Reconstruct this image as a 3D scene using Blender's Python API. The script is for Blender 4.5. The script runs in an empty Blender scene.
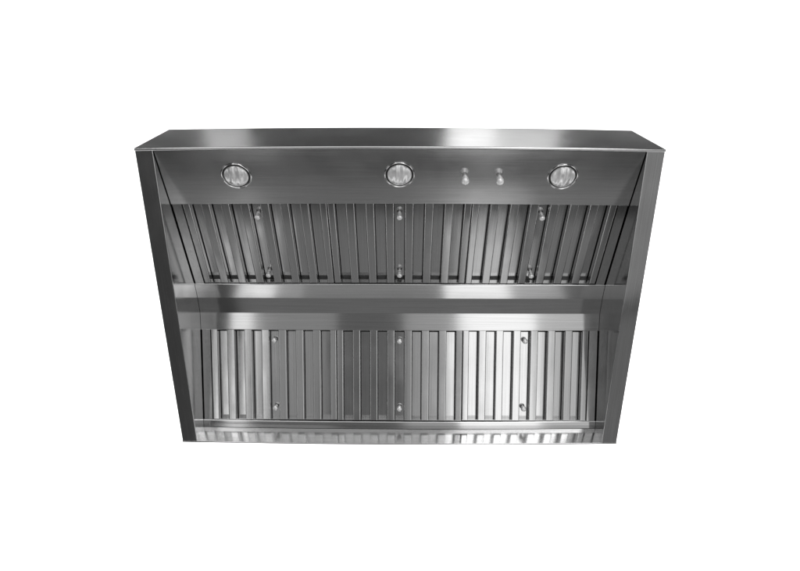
import bpy, bmesh, math, random
from mathutils import Vector, Matrix

random.seed(7)
scene = bpy.context.scene
COL = scene.collection
HZ = 2.75                       # height of the hood's lower rim above the studio floor

# ------------------------------------------------------------------ camera
cam_d = bpy.data.cameras.new('camera')
cam = bpy.data.objects.new('camera', cam_d)
COL.objects.link(cam)
pitch, roll, yaw = 1.15777, 0.00337, -0.0045
F = Vector((0, math.cos(pitch), math.sin(pitch)))
U = Vector((0, -math.sin(pitch), math.cos(pitch)))
R = Vector((1, 0, 0))
F2 = F * math.cos(yaw) + R * math.sin(yaw)
R2 = R * math.cos(yaw) - F * math.sin(yaw)
R3 = R2 * math.cos(roll) + U * math.sin(roll)
U3 = U * math.cos(roll) - R2 * math.sin(roll)
m = Matrix((R3, U3, -F2)).transposed().to_4x4()
m.translation = Vector((0.00788, -0.2661, HZ - 1.28871))
cam.matrix_world = m
cam_d.sensor_fit = 'HORIZONTAL'
cam_d.sensor_width = 36.0
cam_d.lens = 36.0 * 640.94 / 800.0
cam_d.clip_start = 0.05
cam_d.clip_end = 200.0
scene.camera = cam

# ------------------------------------------------------------------ world: a dim neutral studio
world = bpy.data.worlds.new('World')
scene.world = world
world.use_nodes = True
bg = world.node_tree.nodes['Background']
bg.inputs['Color'].default_value = (1, 1, 1, 1)
bg.inputs['Strength'].default_value = 0.06

# ------------------------------------------------------------------ unseen studio lamps, placed for reflections in the steel and a white backdrop
def area(name, loc, target, sx, sy, radiance, spread=180):
    d = bpy.data.lights.new(name, 'AREA')
    d.shape = 'RECTANGLE'
    d.size, d.size_y = sx, sy
    d.energy = radiance * math.pi * sx * sy
    d.spread = math.radians(spread)
    o = bpy.data.objects.new(name, d)
    COL.objects.link(o)
    loc, target = Vector(loc), Vector(target)
    z = (loc - target).normalized()
    x = Vector((1, 0, 0)) if abs(z.x) < .9 else Vector((0, 1, 0))
    y = z.cross(x).normalized()
    x = y.cross(z).normalized()
    mm = Matrix((x, y, z)).transposed().to_4x4()
    mm.translation = loc
    o.matrix_world = mm
    return o

def facing(name, x0, x1, y0, y1, z, radiance, up=True):      # a horizontal softbox
    cx, cy = (x0 + x1) / 2, (y0 + y1) / 2
    return area(name, (cx, cy, z), (cx, cy, z + (1 if up else -1)), x1 - x0, y1 - y0, radiance)

def standing(name, x0, x1, z0, z1, y, radiance):              # an upright softbox facing the hood from behind
    cx, cz = (x0 + x1) / 2, (z0 + z1) / 2
    return area(name, (cx, y, cz), (cx, y - 1, cz), x1 - x0, z1 - z0, radiance)

FL = HZ - 1.70
facing('softbox_floor', 0.30, 0.72, -0.60, 1.10, FL, 1.50)
facing('softbox_floor', 0.72, 1.03, -0.60, 1.10, FL, 0.66)
facing('softbox_floor', 1.03, 1.50, -0.60, 1.10, FL, 0.22)
facing('fill_floor_wide', 1.75, 3.20, -0.30, 1.30, FL, 1.60)  # unseen fill pair, added to brighten the folded slat edges
facing('fill_floor_wide', -3.40, -2.10, -0.30, 1.30, FL, 1.30)
facing('softbox_floor', -0.91, -0.79, -0.60, 0.95, FL, 1.35)
facing('softbox_floor', -0.79, -0.34, -0.60, 0.95, FL, 0.28)
facing('softbox_floor', 0.01, 0.29, -0.60, 1.10, FL, 0.40)
facing('softbox_floor', -0.33, 0.00, -0.60, 1.10, FL, 0.09)
facing('fill_floor_near', 0.30, 1.00, -1.20, 0.10, FL, 2.0)  # unseen fill, added to brighten the gap ends and tray lip
facing('fill_floor_near', -0.95, -0.30, -1.20, 0.10, FL, 0.5)
facing('fill_floor_near', -1.2, 1.2, -1.75, -0.63, FL, 1.2)  # unseen fill, added to lift pegs, lenses and folds
facing('softbox_floor_far', -1.00, 1.60, 1.25, 2.40, FL - .1, 0.12)
YB = 3.0
YA = 2.0
standing('softbox_upright', 0.26, 0.66, HZ - 1.90, HZ - 1.42, YA, 1.35)
standing('softbox_upright', 0.66, 0.98, HZ - 1.90, HZ - 1.42, YA, 0.45)
standing('softbox_upright', -1.00, -0.77, HZ - 1.90, HZ - 1.42, YA, 1.15)
standing('softbox_upright', -0.77, -0.60, HZ - 1.90, HZ - 1.42, YA, 0.30)
standing('softbox_upright', -0.60, 0.26, HZ - 1.90, HZ - 1.42, YA, 0.14)
standing('softbox_upright_dim', -2.0, 0.32, HZ - 1.78, HZ - 0.95, YB, 0.15)
standing('softbox_upright_dim', 0.33, 0.90, HZ - 1.74, HZ - 0.95, YB, 0.70)
standing('softbox_upright_dim', -1.20, -1.05, HZ - 1.60, HZ - 0.95, YB - .1, 0.60)
standing('softbox_upright_dim', 1.01, 2.20, HZ - 1.78, HZ - 0.95, YB, 0.17)
standing('fill_side', 1.25, 3.20, HZ - 0.92, HZ - 0.25, YB, 1.1)  # unseen pair, added to put highlights on the upper slat folds
standing('fill_side', -3.20, -1.25, HZ - 0.92, HZ - 0.25, YB, 1.1)
YF = -2.6
def front(x0, x1, z0, z1, rad):                                # softboxes out in front, behind the photographer
    cx, cz = (x0 + x1) / 2, (z0 + z1) / 2
    area('softbox_front', (cx, YF, cz), (cx, YF + 1, cz - 0.02), x1 - x0, z1 - z0, rad)
front(0.40, 1.45, HZ - 1.6, HZ + 0.1, 4.5)
front(-0.6, 0.38, HZ - 1.6, HZ + 0.1, 1.1)
front(-1.12, -0.62, HZ - 1.6, HZ + 0.1, 1.1)
front(-1.55, -1.14, HZ - 1.6, HZ + 0.1, 3.6)
facing('softbox_ceiling', 0.30, 0.62, -1.05, -0.45, HZ + 3.0, 1.5, up=False)
facing('softbox_ceiling', 0.62, 1.05, -1.05, -0.45, HZ + 3.0, 0.85, up=False)
facing('softbox_ceiling', -1.32, -1.02, -1.05, -0.45, HZ + 3.0, 0.6, up=False)
for px, py, pz in ((-9.0, 1.6, 2.6), (-4.2, 1.2, 2.4), (0.0, 1.6, 1.3), (4.2, 1.2, 2.4), (9.0, 1.6, 2.6)):
    area('backdrop_lamp', (px, py, HZ + pz), (px * 1.2, 2.2, HZ + 6), 0.9, 0.6, 130)
for px in (-9.5, -4.4, 4.4, 9.5):
    area('wall_wash_lamp', (px, 1.0, HZ + 2.2), (px * 0.92, 5.2, HZ + 1.0), 1.2, 0.8, 120)

scene.view_settings.view_transform = 'Standard'
scene.view_settings.look = 'None'
scene.view_settings.exposure = 0.0
scene.view_settings.gamma = 1.0
scene.cycles.max_bounces = 12
scene.cycles.glossy_bounces = 8

# ------------------------------------------------------------------ materials
def new_mat(name):
    mt = bpy.data.materials.new(name)
    mt.use_nodes = True
    nt = mt.node_tree
    return mt, nt, nt.nodes['Principled BSDF']

def brushed(name, along, base=0.58, rough=0.2, aniso=0.5, turn=0.25, grain=0.08, bump=0.006, fine=420.0, smear=0.05):
    """Brushed stainless steel; 'along' is the object axis the sheet was brushed along."""
    mt, nt, b = new_mat(name)
    N, L = nt.nodes, nt.links
    tc = N.new('ShaderNodeTexCoord')
    mp = N.new('ShaderNodeMapping')
    sc = [fine, fine, fine]
    sc['XYZ'.index(along)] = 5.0
    mp.inputs['Scale'].default_value = sc
    L.new(tc.outputs['Object'], mp.inputs['Vector'])
    nz = N.new('ShaderNodeTexNoise')
    nz.inputs['Scale'].default_value = 1.0
    nz.inputs['Detail'].default_value = 3.0
    nz.inputs['Roughness'].default_value = 0.65
    L.new(mp.outputs['Vector'], nz.inputs['Vector'])
    n2 = N.new('ShaderNodeTexNoise')                 # wipe marks and handling smears
    n2.inputs['Scale'].default_value = 9.0
    n2.inputs['Detail'].default_value = 4.0
    L.new(tc.outputs['Object'], n2.inputs['Vector'])
    r1 = N.new('ShaderNodeMapRange')
    r1.inputs['From Min'].default_value = 0.3
    r1.inputs['From Max'].default_value = 0.7
    r1.inputs['To Min'].default_value = base * (1 - grain)
    r1.inputs['To Max'].default_value = base * (1 + grain)
    L.new(nz.outputs['Fac'], r1.inputs['Value'])
    cc = N.new('ShaderNodeCombineColor')
    for k in range(3):
        L.new(r1.outputs['Result'], cc.inputs[k])
    L.new(cc.outputs['Color'], b.inputs['Base Color'])
    r2 = N.new('ShaderNodeMapRange')
    r2.inputs['From Min'].default_value = 0.3
    r2.inputs['From Max'].default_value = 0.7
    r2.inputs['To Min'].default_value = rough - smear
    r2.inputs['To Max'].default_value = rough + smear
    L.new(n2.outputs['Fac'], r2.inputs['Value'])
    L.new(r2.outputs['Result'], b.inputs['Roughness'])
    b.inputs['Metallic'].default_value = 1.0
    if aniso:
        b.inputs['Anisotropic'].default_value = aniso
        b.inputs['Anisotropic Rotation'].default_value = turn
        v = N.new('ShaderNodeCombineXYZ')
        v.inputs['XYZ'.index(along)].default_value = 1.0
        vt = N.new('ShaderNodeVectorTransform')
        vt.vector_type = 'VECTOR'
        vt.convert_from, vt.convert_to = 'OBJECT', 'WORLD'
        L.new(v.outputs['Vector'], vt.inputs['Vector'])
        L.new(vt.outputs['Vector'], b.inputs['Tangent'])
    bp = N.new('ShaderNodeBump')
    bp.inputs['Strength'].default_value = bump
    bp.inputs['Distance'].default_value = 0.001
    L.new(nz.outputs['Fac'], bp.inputs['Height'])
    L.new(bp.outputs['Normal'], b.inputs['Normal'])
    return mt

def plain(name, col, metallic, rough, coat=0.0):
    mt, nt, b = new_mat(name)
    N, L = nt.nodes, nt.links
    tc = N.new('ShaderNodeTexCoord')
    nz = N.new('ShaderNodeTexNoise')
    nz.inputs['Scale'].default_value = 120.0
    L.new(tc.outputs['Object'], nz.inputs['Vector'])
    r = N.new('ShaderNodeMapRange')
    r.inputs['To Min'].default_value = rough * 0.85
    r.inputs['To Max'].default_value = rough * 1.15
    L.new(nz.outputs['Fac'], r.inputs['Value'])
    L.new(r.outputs['Result'], b.inputs['Roughness'])
    b.inputs['Base Color'].default_value = (*([col] * 3), 1) if not isinstance(col, tuple) else (*col, 1)
    b.inputs['Metallic'].default_value = metallic
    b.inputs['Coat Weight'].default_value = coat
    return mt

M_FRONT = brushed('brushed_steel_front', 'X', rough=0.18, aniso=0.8, turn=0.0, smear=0.02)
M_PANEL = brushed('brushed_steel_panel', 'X', rough=0.17, aniso=0.5, turn=0.0, smear=0.03)
M_RIDGE = brushed('brushed_steel_ridge', 'X', rough=0.10, aniso=0.0, smear=0.02)
M_BACK = brushed('brushed_steel_back', 'X', rough=0.18, aniso=0.4)
M_SIDE = brushed('brushed_steel_side', 'Y', rough=0.13, aniso=0.0)
M_SLAT = brushed('brushed_steel_baffle', 'Y', rough=0.13, aniso=0.2)
M_DARK = plain('shade_darkened_steel', 0.10, 1.0, 0.5)  # steel with the interior's shade put into its base colour
M_CHROME = plain('polished_chrome', 0.75, 1.0, 0.10)
M_GROOVE = plain('black_groove', 0.012, 0.0, 0.45)  # black ring drawn for the dark recessed gap round the lens
M_PEG = plain('satin_steel', 0.90, 0.5, 0.32)

def lens_material():
    mt, nt, b = new_mat('fluted_frosted_glass')
    N, L = nt.nodes, nt.links
    b.inputs['Base Color'].default_value = (.80, .80, .80, 1)
    b.inputs['Roughness'].default_value = 0.30
    b.inputs['Metallic'].default_value = 0.6
    b.inputs['Coat Weight'].default_value = 0.6
    b.inputs['Coat Roughness'].default_value = 0.08
    tc = N.new('ShaderNodeTexCoord')
    wv = N.new('ShaderNodeTexWave')
    wv.bands_direction = 'X'
    wv.inputs['Scale'].default_value = 20.0
    wv.inputs['Distortion'].default_value = 2.5
    L.new(tc.outputs['Object'], wv.inputs['Vector'])
    bp = N.new('ShaderNodeBump')
    bp.inputs['Strength'].default_value = 0.5
    bp.inputs['Distance'].default_value = 0.004
    L.new(wv.outputs['Fac'], bp.inputs['Height'])
    L.new(bp.outputs['Normal'], b.inputs['Normal'])
    return mt
M_LENS = lens_material()

# ------------------------------------------------------------------ mesh helpers
XM = 0.5335                     # half width
XI = 0.4972                     # half width of the open underside
D, H = 0.7176, 0.2113           # depth and height

def bow(x, y):                  # the long sheets belly out a few millimetres
    return 0.0055 * ((y - 0.36) / 0.36) * (1 - (x / XM) ** 2)

def link(name, bm, mat, parent=None, warp=False, smooth=32, weighted=True):
    bmesh.ops.recalc_face_normals(bm, faces=bm.faces[:])
    if warp:
        for v in bm.verts:
            v.co.y += bow(v.co.x, v.co.y)
    me = bpy.data.meshes.new(name)
    bm.to_mesh(me)
    bm.free()
    me.polygons.foreach_set('use_smooth', [True] * len(me.polygons))
    me.set_sharp_from_angle(angle=math.radians(smooth))
    for mt in (mat if isinstance(mat, (list, tuple)) else [mat]):
        me.materials.append(mt)
    o = bpy.data.objects.new(name, me)
    COL.objects.link(o)
    if parent:
        o.parent = parent
    if weighted:                # flats stay flat, only the folded edges shade round
        w = o.modifiers.new('weighted_normals', 'WEIGHTED_NORMAL')
        w.keep_sharp = True
        w.weight = 100
    return o

def round_line(pts, r, n=4, closed=False):
    out = []
    k = len(pts)
    for i, p in enumerate(pts):
        p = Vector(p)
        if not closed and i in (0, k - 1):
            out.append(p)
            continue
        a, c = Vector(pts[i - 1]), Vector(pts[(i + 1) % k])
        d1, d2 = (a - p).normalized(), (c - p).normalized()
        ang = d1.angle(d2)
        if ang > math.radians(178):
            out.append(p)
            continue
        t = min(r / math.tan(ang / 2), 0.45 * (a - p).length, 0.45 * (c - p).length)
        rr = t * math.tan(ang / 2)
        ctr = p + (d1 + d2).normalized() * (rr / math.sin(ang / 2))
        s, e = p + d1 * t - ctr, p + d2 * t - ctr
        for j in range(n + 1):
            q = s.lerp(e, j / n)
            out.append(ctr + q.normalized() * rr)
    return out

def sheet_profile(pts, th, r=0.002):
    """A bent sheet: the seen face follows pts (y,z), the back lies th to the left of the walk."""
    f = round_line(pts, r)
    back = []
    for i, p in enumerate(f):
        a = f[max(i - 1, 0)]
        c = f[min(i + 1, len(f) - 1)]
        t = (c - a).normalized()
        back.append(p + Vector((-t.y, t.x)) * th)
    return f + back[::-1]

def extrude_x(bm, prof, x0, x1, seg=1):
    rings = []
    for s in range(seg + 1):
        x = x0 + (x1 - x0) * s / seg
        rings.append([bm.verts.new((x, p[0], p[1])) for p in prof])
    n = len(prof)
    fs = []
    for s in range(seg):
        for i in range(n):
            fs.append(bm.faces.new((rings[s][i], rings[s][(i + 1) % n], rings[s + 1][(i + 1) % n], rings[s + 1][i])))
    fs.append(bm.faces.new(rings[0]))
    fs.append(bm.faces.new(rings[-1][::-1]))
    return fs

def extrude_y(bm, prof, y0, y1, mi=0):
    """prof in (x,z), swept along y"""
    a = [bm.verts.new((p[0], y0, p[1])) for p in prof]
    b = [bm.verts.new((p[0], y1, p[1])) for p in prof]
    n = len(prof)
    fs = [bm.faces.new((a[i], a[(i + 1) % n], b[(i + 1) % n], b[i])) for i in range(n)]
    fs += [bm.faces.new(a), bm.faces.new(b[::-1])]
    for f in fs:
        f.material_index = mi

def box(bm, x0, x1, y0, y1, z0, z1, bev=0.0, seg=3, mi=0, cuts_y=0):
    prof = [(x0, z0), (x1, z0), (x1, z1), (x0, z1)]
    if bev:
        prof = [tuple(p) for p in round_line(prof, bev, seg, closed=True)]
    extrude_y(bm, prof, y0, y1, mi)

def lathe(bm, prof, seg=48, mi=0, cap=False):
    rings = []
    for r, z in prof:
        if r < 1e-6:
            rings.append([bm.verts.new((0, 0, z))])
        else:
            rings.append([bm.verts.new((r * math.cos(2 * math.pi * k / seg), r * math.sin(2 * math.pi * k / seg), z))
                          for k in range(seg)])
    for a, b in zip(rings, rings[1:]):
        for k in range(seg):
            k2 = (k + 1) % seg
            if len(a) == 1 and len(b) == 1:
                continue
            if len(b) == 1:
                f = bm.faces.new((a[k], a[k2], b[0]))
            elif len(a) == 1:
                f = bm.faces.new((a[0], b[k2], b[k]))
            else:
                f = bm.faces.new((a[k], a[k2], b[k2], b[k]))
            f.material_index = mi

# ------------------------------------------------------------------ the backdrop: a white sweep far above and behind
bm = bmesh.new()
line = round_line([(-0.62, HZ + 6.0), (5.2, HZ + 6.0), (5.2, HZ - 1.0)], 1.6, 16)
line = [(p[0], p[1]) for p in line]
prof = line + [(p[0] + 0.05, p[1] + 0.05) for p in line[::-1]]
extrude_x(bm, prof, -15.0, 15.0, 1)
bd_m, bd_nt, bd_b = new_mat('white_studio_sweep')
bd_b.inputs['Base Color'].default_value = (0.86, 0.86, 0.86, 1)
bd_b.inputs['Roughness'].default_value = 0.9
tcn = bd_nt.nodes.new('ShaderNodeTexCoord')
nn = bd_nt.nodes.new('ShaderNodeTexNoise')
nn.inputs['Scale'].default_value = 30
bd_nt.links.new(tcn.outputs['Object'], nn.inputs['Vector'])
bb = bd_nt.nodes.new('ShaderNodeBump')
bb.inputs['Strength'].default_value = 0.05
bd_nt.links.new(nn.outputs['Fac'], bb.inputs['Height'])
bd_nt.links.new(bb.outputs['Normal'], bd_b.inputs['Normal'])
backdrop = link('backdrop', bm, bd_m)
backdrop['kind'] = 'structure'
backdrop['label'] = 'plain seamless white studio backdrop'

# ------------------------------------------------------------------ the hood
hood = bpy.data.objects.new('range_hood', None)
COL.objects.link(hood)
hood.location = (0, 0, HZ)
hood['label'] = 'stainless steel range hood with six baffle filters, three round lights and two control pegs'
hood['category'] = 'range hood'

# cross-section of the underside (y, z)
PA, PB = (0.0058, 0.0022), (0.13224, 0.05379)
PC, PD, PE, PF = (0.35462, 0.13363), (0.39443, 0.14080), (0.43650, 0.14390), (0.47905, 0.13317)
PG, PL = (0.69849, 0.06300), (D - 0.0005, 0.05850)

# canopy front
bm = bmesh.new()
prof = round_line([(-0.0012, -0.0022), (0.0048, -0.0022), (0.0048, H), (-0.0012, H)], 0.0030, 6, closed=True)
extrude_x(bm, prof, -XM, XM, 32)
link('front_panel', bm, M_FRONT, hood, warp=True)

# side panels, boxed, each with its flat lower rim
for s in (-1, 1):
    bm = bmesh.new()
    x0, x1 = sorted((s * XI, s * XM))
    sec = [tuple(p) for p in round_line([(x0, 0), (x1, 0), (x1, H), (x0, H)], 0.0014, 3, closed=True)]
    n = len(sec)
    ys = [0.0050 + (D - 0.0050) * k / 12 for k in range(13)]
    rings = [[bm.verts.new((p[0], y, p[1])) for p in sec] for y in ys]
    for a, b in zip(rings, rings[1:]):
        for i in range(n):
            bm.faces.new((a[i], a[(i + 1) % n], b[(i + 1) % n], b[i]))
    bm.faces.new(rings[0])
    bm.faces.new(rings[-1][::-1])
    link('side_panel', bm, M_SIDE, hood, warp=True)

# back and top
bm = bmesh.new()
prof = round_line([(D + 0.0003, -0.0004), (D + 0.0045, -0.0004), (D + 0.0045, H), (D + 0.0003, H)], 0.0012, 3, closed=True)
extrude_x(bm, prof, -XM, XM, 32)
link('back_panel', bm, M_BACK, hood, warp=True)
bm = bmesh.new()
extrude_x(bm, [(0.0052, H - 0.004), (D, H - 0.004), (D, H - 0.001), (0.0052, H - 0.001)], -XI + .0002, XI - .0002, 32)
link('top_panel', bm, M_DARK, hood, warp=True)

# control panel
XS = XI - 0.0016
bm = bmesh.new()
extrude_x(bm, sheet_profile([PA, PB, (PB[0] + 0.0005, PB[1] + 0.004)], 0.0014, 0.0012), -XS, XS, 32)
panel = link('control_panel', bm, M_PANEL, hood, warp=True)

# ridge between the two rows of filters, standing 3 mm proud of them, with a turned lip
def off(p, q, d):               # point moved d along the outward (downward) normal of pq
    t = (Vector(q) - Vector(p)).normalized()
    return Vector((t.y, -t.x)) * d
bm = bmesh.new()
lip = Vector(PC) - off(PC, PD, 0.006)
lip2 = Vector(PF) - off(PF, PG, 0.006)
extrude_x(bm, sheet_profile([lip, PC, PD, PE, PF, lip2], 0.0014, 0.0024), -XI + .0006, XI - .0006, 32)
link('ridge_panel', bm, M_RIDGE, hood, warp=True)

# rear grease tray
bm = bmesh.new()
lip = Vector(PG) - off(PF, PG, 0.007)
extrude_x(bm, sheet_profile([lip, PG, PL], 0.0014, 0.0030), -XI + .0006, XI - .0006, 32)
link('grease_tray', bm, M_RIDGE, hood, warp=True)

# narrow filler strips beside the filters
XF = 0.4737                     # half width of the three filters together
for P, Q in ((PB, PC), (PF, PG)):
    n = off(P, Q, 1.0)
    t = (Vector(Q) - Vector(P)).normalized()
    p, q = Vector(P) - n * 0.0022 - t * .003, Vector(Q) - n * 0.0022 + t * .003
    for s in (-1, 1):
        bm = bmesh.new()
        x0, x1 = sorted((s * (XF + 0.0010), s * (XI - 0.0024)))
        extrude_x(bm, [p, q, q - n * 0.012, p - n * 0.012], x0, x1, 2)
        link('filler_strip', bm, M_SLAT, hood, warp=True)

# ------------------------------------------------------------------ baffle filters
FW = 0.3142
latches = []
def make_filter(y0, y1, drain, rnd):
    """x across, y along the slats (y<0 is the drain end), z towards the viewer, z=0 the front face"""
    k = FW / 0.3171
    wE, wG, wF = 0.0156 * k, 0.0243 * k, 0.0193 * k
    bm = bmesh.new()
    th, dep = 0.0009, 0.0150
    def tilt(pts, deg):         # hand-assembled: no two slats sit at quite the same angle
        cx = sum(p[0] for p in pts) / len(pts)
        k_ = math.tan(math.radians(deg))
        return [(p[0], p[1] + (p[0] - cx) * k_) for p in pts]
    def channel(a, b):          # front slat: a U with its flanges turned back
        g = rnd.gauss(0, 0.9)
        f = tilt(round_line([(a, -dep), (a, 0), (b, 0), (b, -dep)], 0.0023, 5), g)
        inner = tilt(round_line([(a + th, -dep), (a + th, -th), (b - th, -th), (b - th, -dep)], 0.0013, 3), g)
        extrude_y(bm, [tuple(p) for p in f] + [tuple(p) for p in inner[::-1]], y0 + .0017, y1 - .0017)
    x = -FW / 2
    gaps = []
    channel(x, x + wE)
    x += wE
    for i in range(7):
        gaps.append((x, x + wG))
        x += wG
        channel(x, x + (wF if i < 6 else wE))
        x += wF if i < 6 else wE
    for a, b in gaps:           # back slats, folded away, with a narrow slot along each side
        a2, b2 = a + 0.0003, b - 0.0003
        zb, zt = -0.0200, -0.0300
        g = rnd.gauss(0, 1.1)
        f = tilt(round_line([(a2, zt), (a2, zb), (b2, zb), (b2, zt)], 0.0012, 3), g)
        inner = tilt(round_line([(a2 + th, zt), (a2 + th, zb - th), (b2 - th, zb - th), (b2 - th, zt)], 0.0006, 3), g)
        extrude_y(bm, [tuple(p) for p in f] + [tuple(p) for p in inner[::-1]], y0 + drain, y1 - .0016)
    # end rails behind the slats
    for ya, yb in ((y0, y0 + .0015), (y1 - .0015, y1)):
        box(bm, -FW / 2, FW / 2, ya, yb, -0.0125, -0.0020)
        box(bm, -FW / 2, FW / 2, ya, yb, -0.0335, -0.0126, mi=1 if ya < 0 else 0)  # drain-end rail coloured dark in place of shade
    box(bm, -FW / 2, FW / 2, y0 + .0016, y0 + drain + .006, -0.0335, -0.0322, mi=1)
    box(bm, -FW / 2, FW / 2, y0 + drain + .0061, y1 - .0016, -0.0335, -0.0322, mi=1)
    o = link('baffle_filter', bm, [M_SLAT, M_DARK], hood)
    for yy in (-0.0872, 0.0872):
        if not latches:
            bm = bmesh.new()
            lathe(bm, [(0.0046, -.0199), (0.0044, -.0190), (0.0032, -.0184), (0.0032, -.0135), (0.0058, -.0122), (0.0067, -.0092),
                       (0.0066, -.0044), (0.0059, -.0022), (0.0042, -.0008), (0.0020, -.0003), (0.0, -.0001)], 20)
            l = link('latch_peg', bm, M_PEG, o)
        else:
            l = latches[0].copy()
            COL.objects.link(l)
            l.parent = o
        latches.append(l)
        l.location = (0, yy, 0)
    return o

def copy_tree(o):
    c = o.copy()
    COL.objects.link(c)
    for ch in o.children:
        d = ch.copy()
        COL.objects.link(d)
        d.parent = c
        d.matrix_parent_inverse = ch.matrix_parent_inverse.copy()
    return c

for P, Q, along, ya, yb, drain, flip in ((PB, PC, 0.1270, -0.1092, 0.1350, 0.0016, False), (PF, PG, 0.1135, -0.1235, 0.1162, 0.0150, True)):
    P_, Q_ = Vector(P), Vector(Q)
    t = (Q_ - P_).normalized()
    n = off(P, Q, 1.0)
    th = math.atan2(-n.x, n.y)
    c = P_ + t * along - n * 0.0016
    proto = None
    for i in range(3):
        o = make_filter(ya, yb, drain, random.Random(11 + i + (5 if flip else 0)))
        x = (i - 1) * 0.3158
        o.location = (x, c.x + bow(x, c.x), c.y)
        o.rotation_euler = (Matrix.Rotation(th, 3, 'X') @ Matrix.Rotation(math.pi if flip else 0.0, 3, 'Z')).to_euler()

# ------------------------------------------------------------------ lights and control pegs on the control panel
pn = off(PA, PB, 1.0)
pth = math.atan2(-pn.x, pn.y)
def on_panel(o, x, y):
    f = (y - PA[0]) / (PB[0] - PA[0])
    z = PA[1] + f * (PB[1] - PA[1])
    o.location = (x, y + bow(x, y), z)
    o.rotation_euler = (pth, 0, 0)

proto = None
for x, y in ((-0.3403, 0.0640), (0.0001, 0.0625), (0.3398, 0.0640)):
    if proto is None:
        bm = bmesh.new()        # trim ring
        lathe(bm, [(0.0284, 0.0004), (0.0289, 0.0010), (0.0295, 0.0022), (0.0303, 0.0027), (0.0311, 0.0023), (0.0318, 0.0012), (0.0322, -0.0004)], 64)
        lathe(bm, [(0.0222, 0.0002), (0.0287, 0.0003)], 64, mi=1)
        proto = link('puck_light', bm, [M_CHROME, M_GROOVE], hood)
        bm = bmesh.new()
        lathe(bm, [(0.0254, 0.0004), (0.0254, 0.0018), (0.0248, 0.0030), (0.0225, 0.0045), (0.0180, 0.0062), (0.0120, 0.0076), (0.0060, 0.0083), (0.0, 0.0085)], 64)
        link('lens', bm, M_LENS, proto)
        o = proto
    else:
        o = copy_tree(proto)
    on_panel(o, x, y)

proto = None
for x, y in ((0.1363, 0.0655), (0.2080, 0.0655)):
    if proto is None:
        bm = bmesh.new()
        lathe(bm, [(0.0036, 0.0), (0.0036, 0.0050), (0.0060, 0.0056), (0.0066, 0.0066), (0.0080, 0.0170), (0.0079, 0.0186), (0.0070, 0.0200), (0.0054, 0.0210), (0.0030, 0.0216), (0.0, 0.0218)], 32)
        proto = link('control_peg', bm, M_PEG, hood)
        o = proto
    else:
        o = copy_tree(proto)
    on_panel(o, x, y)
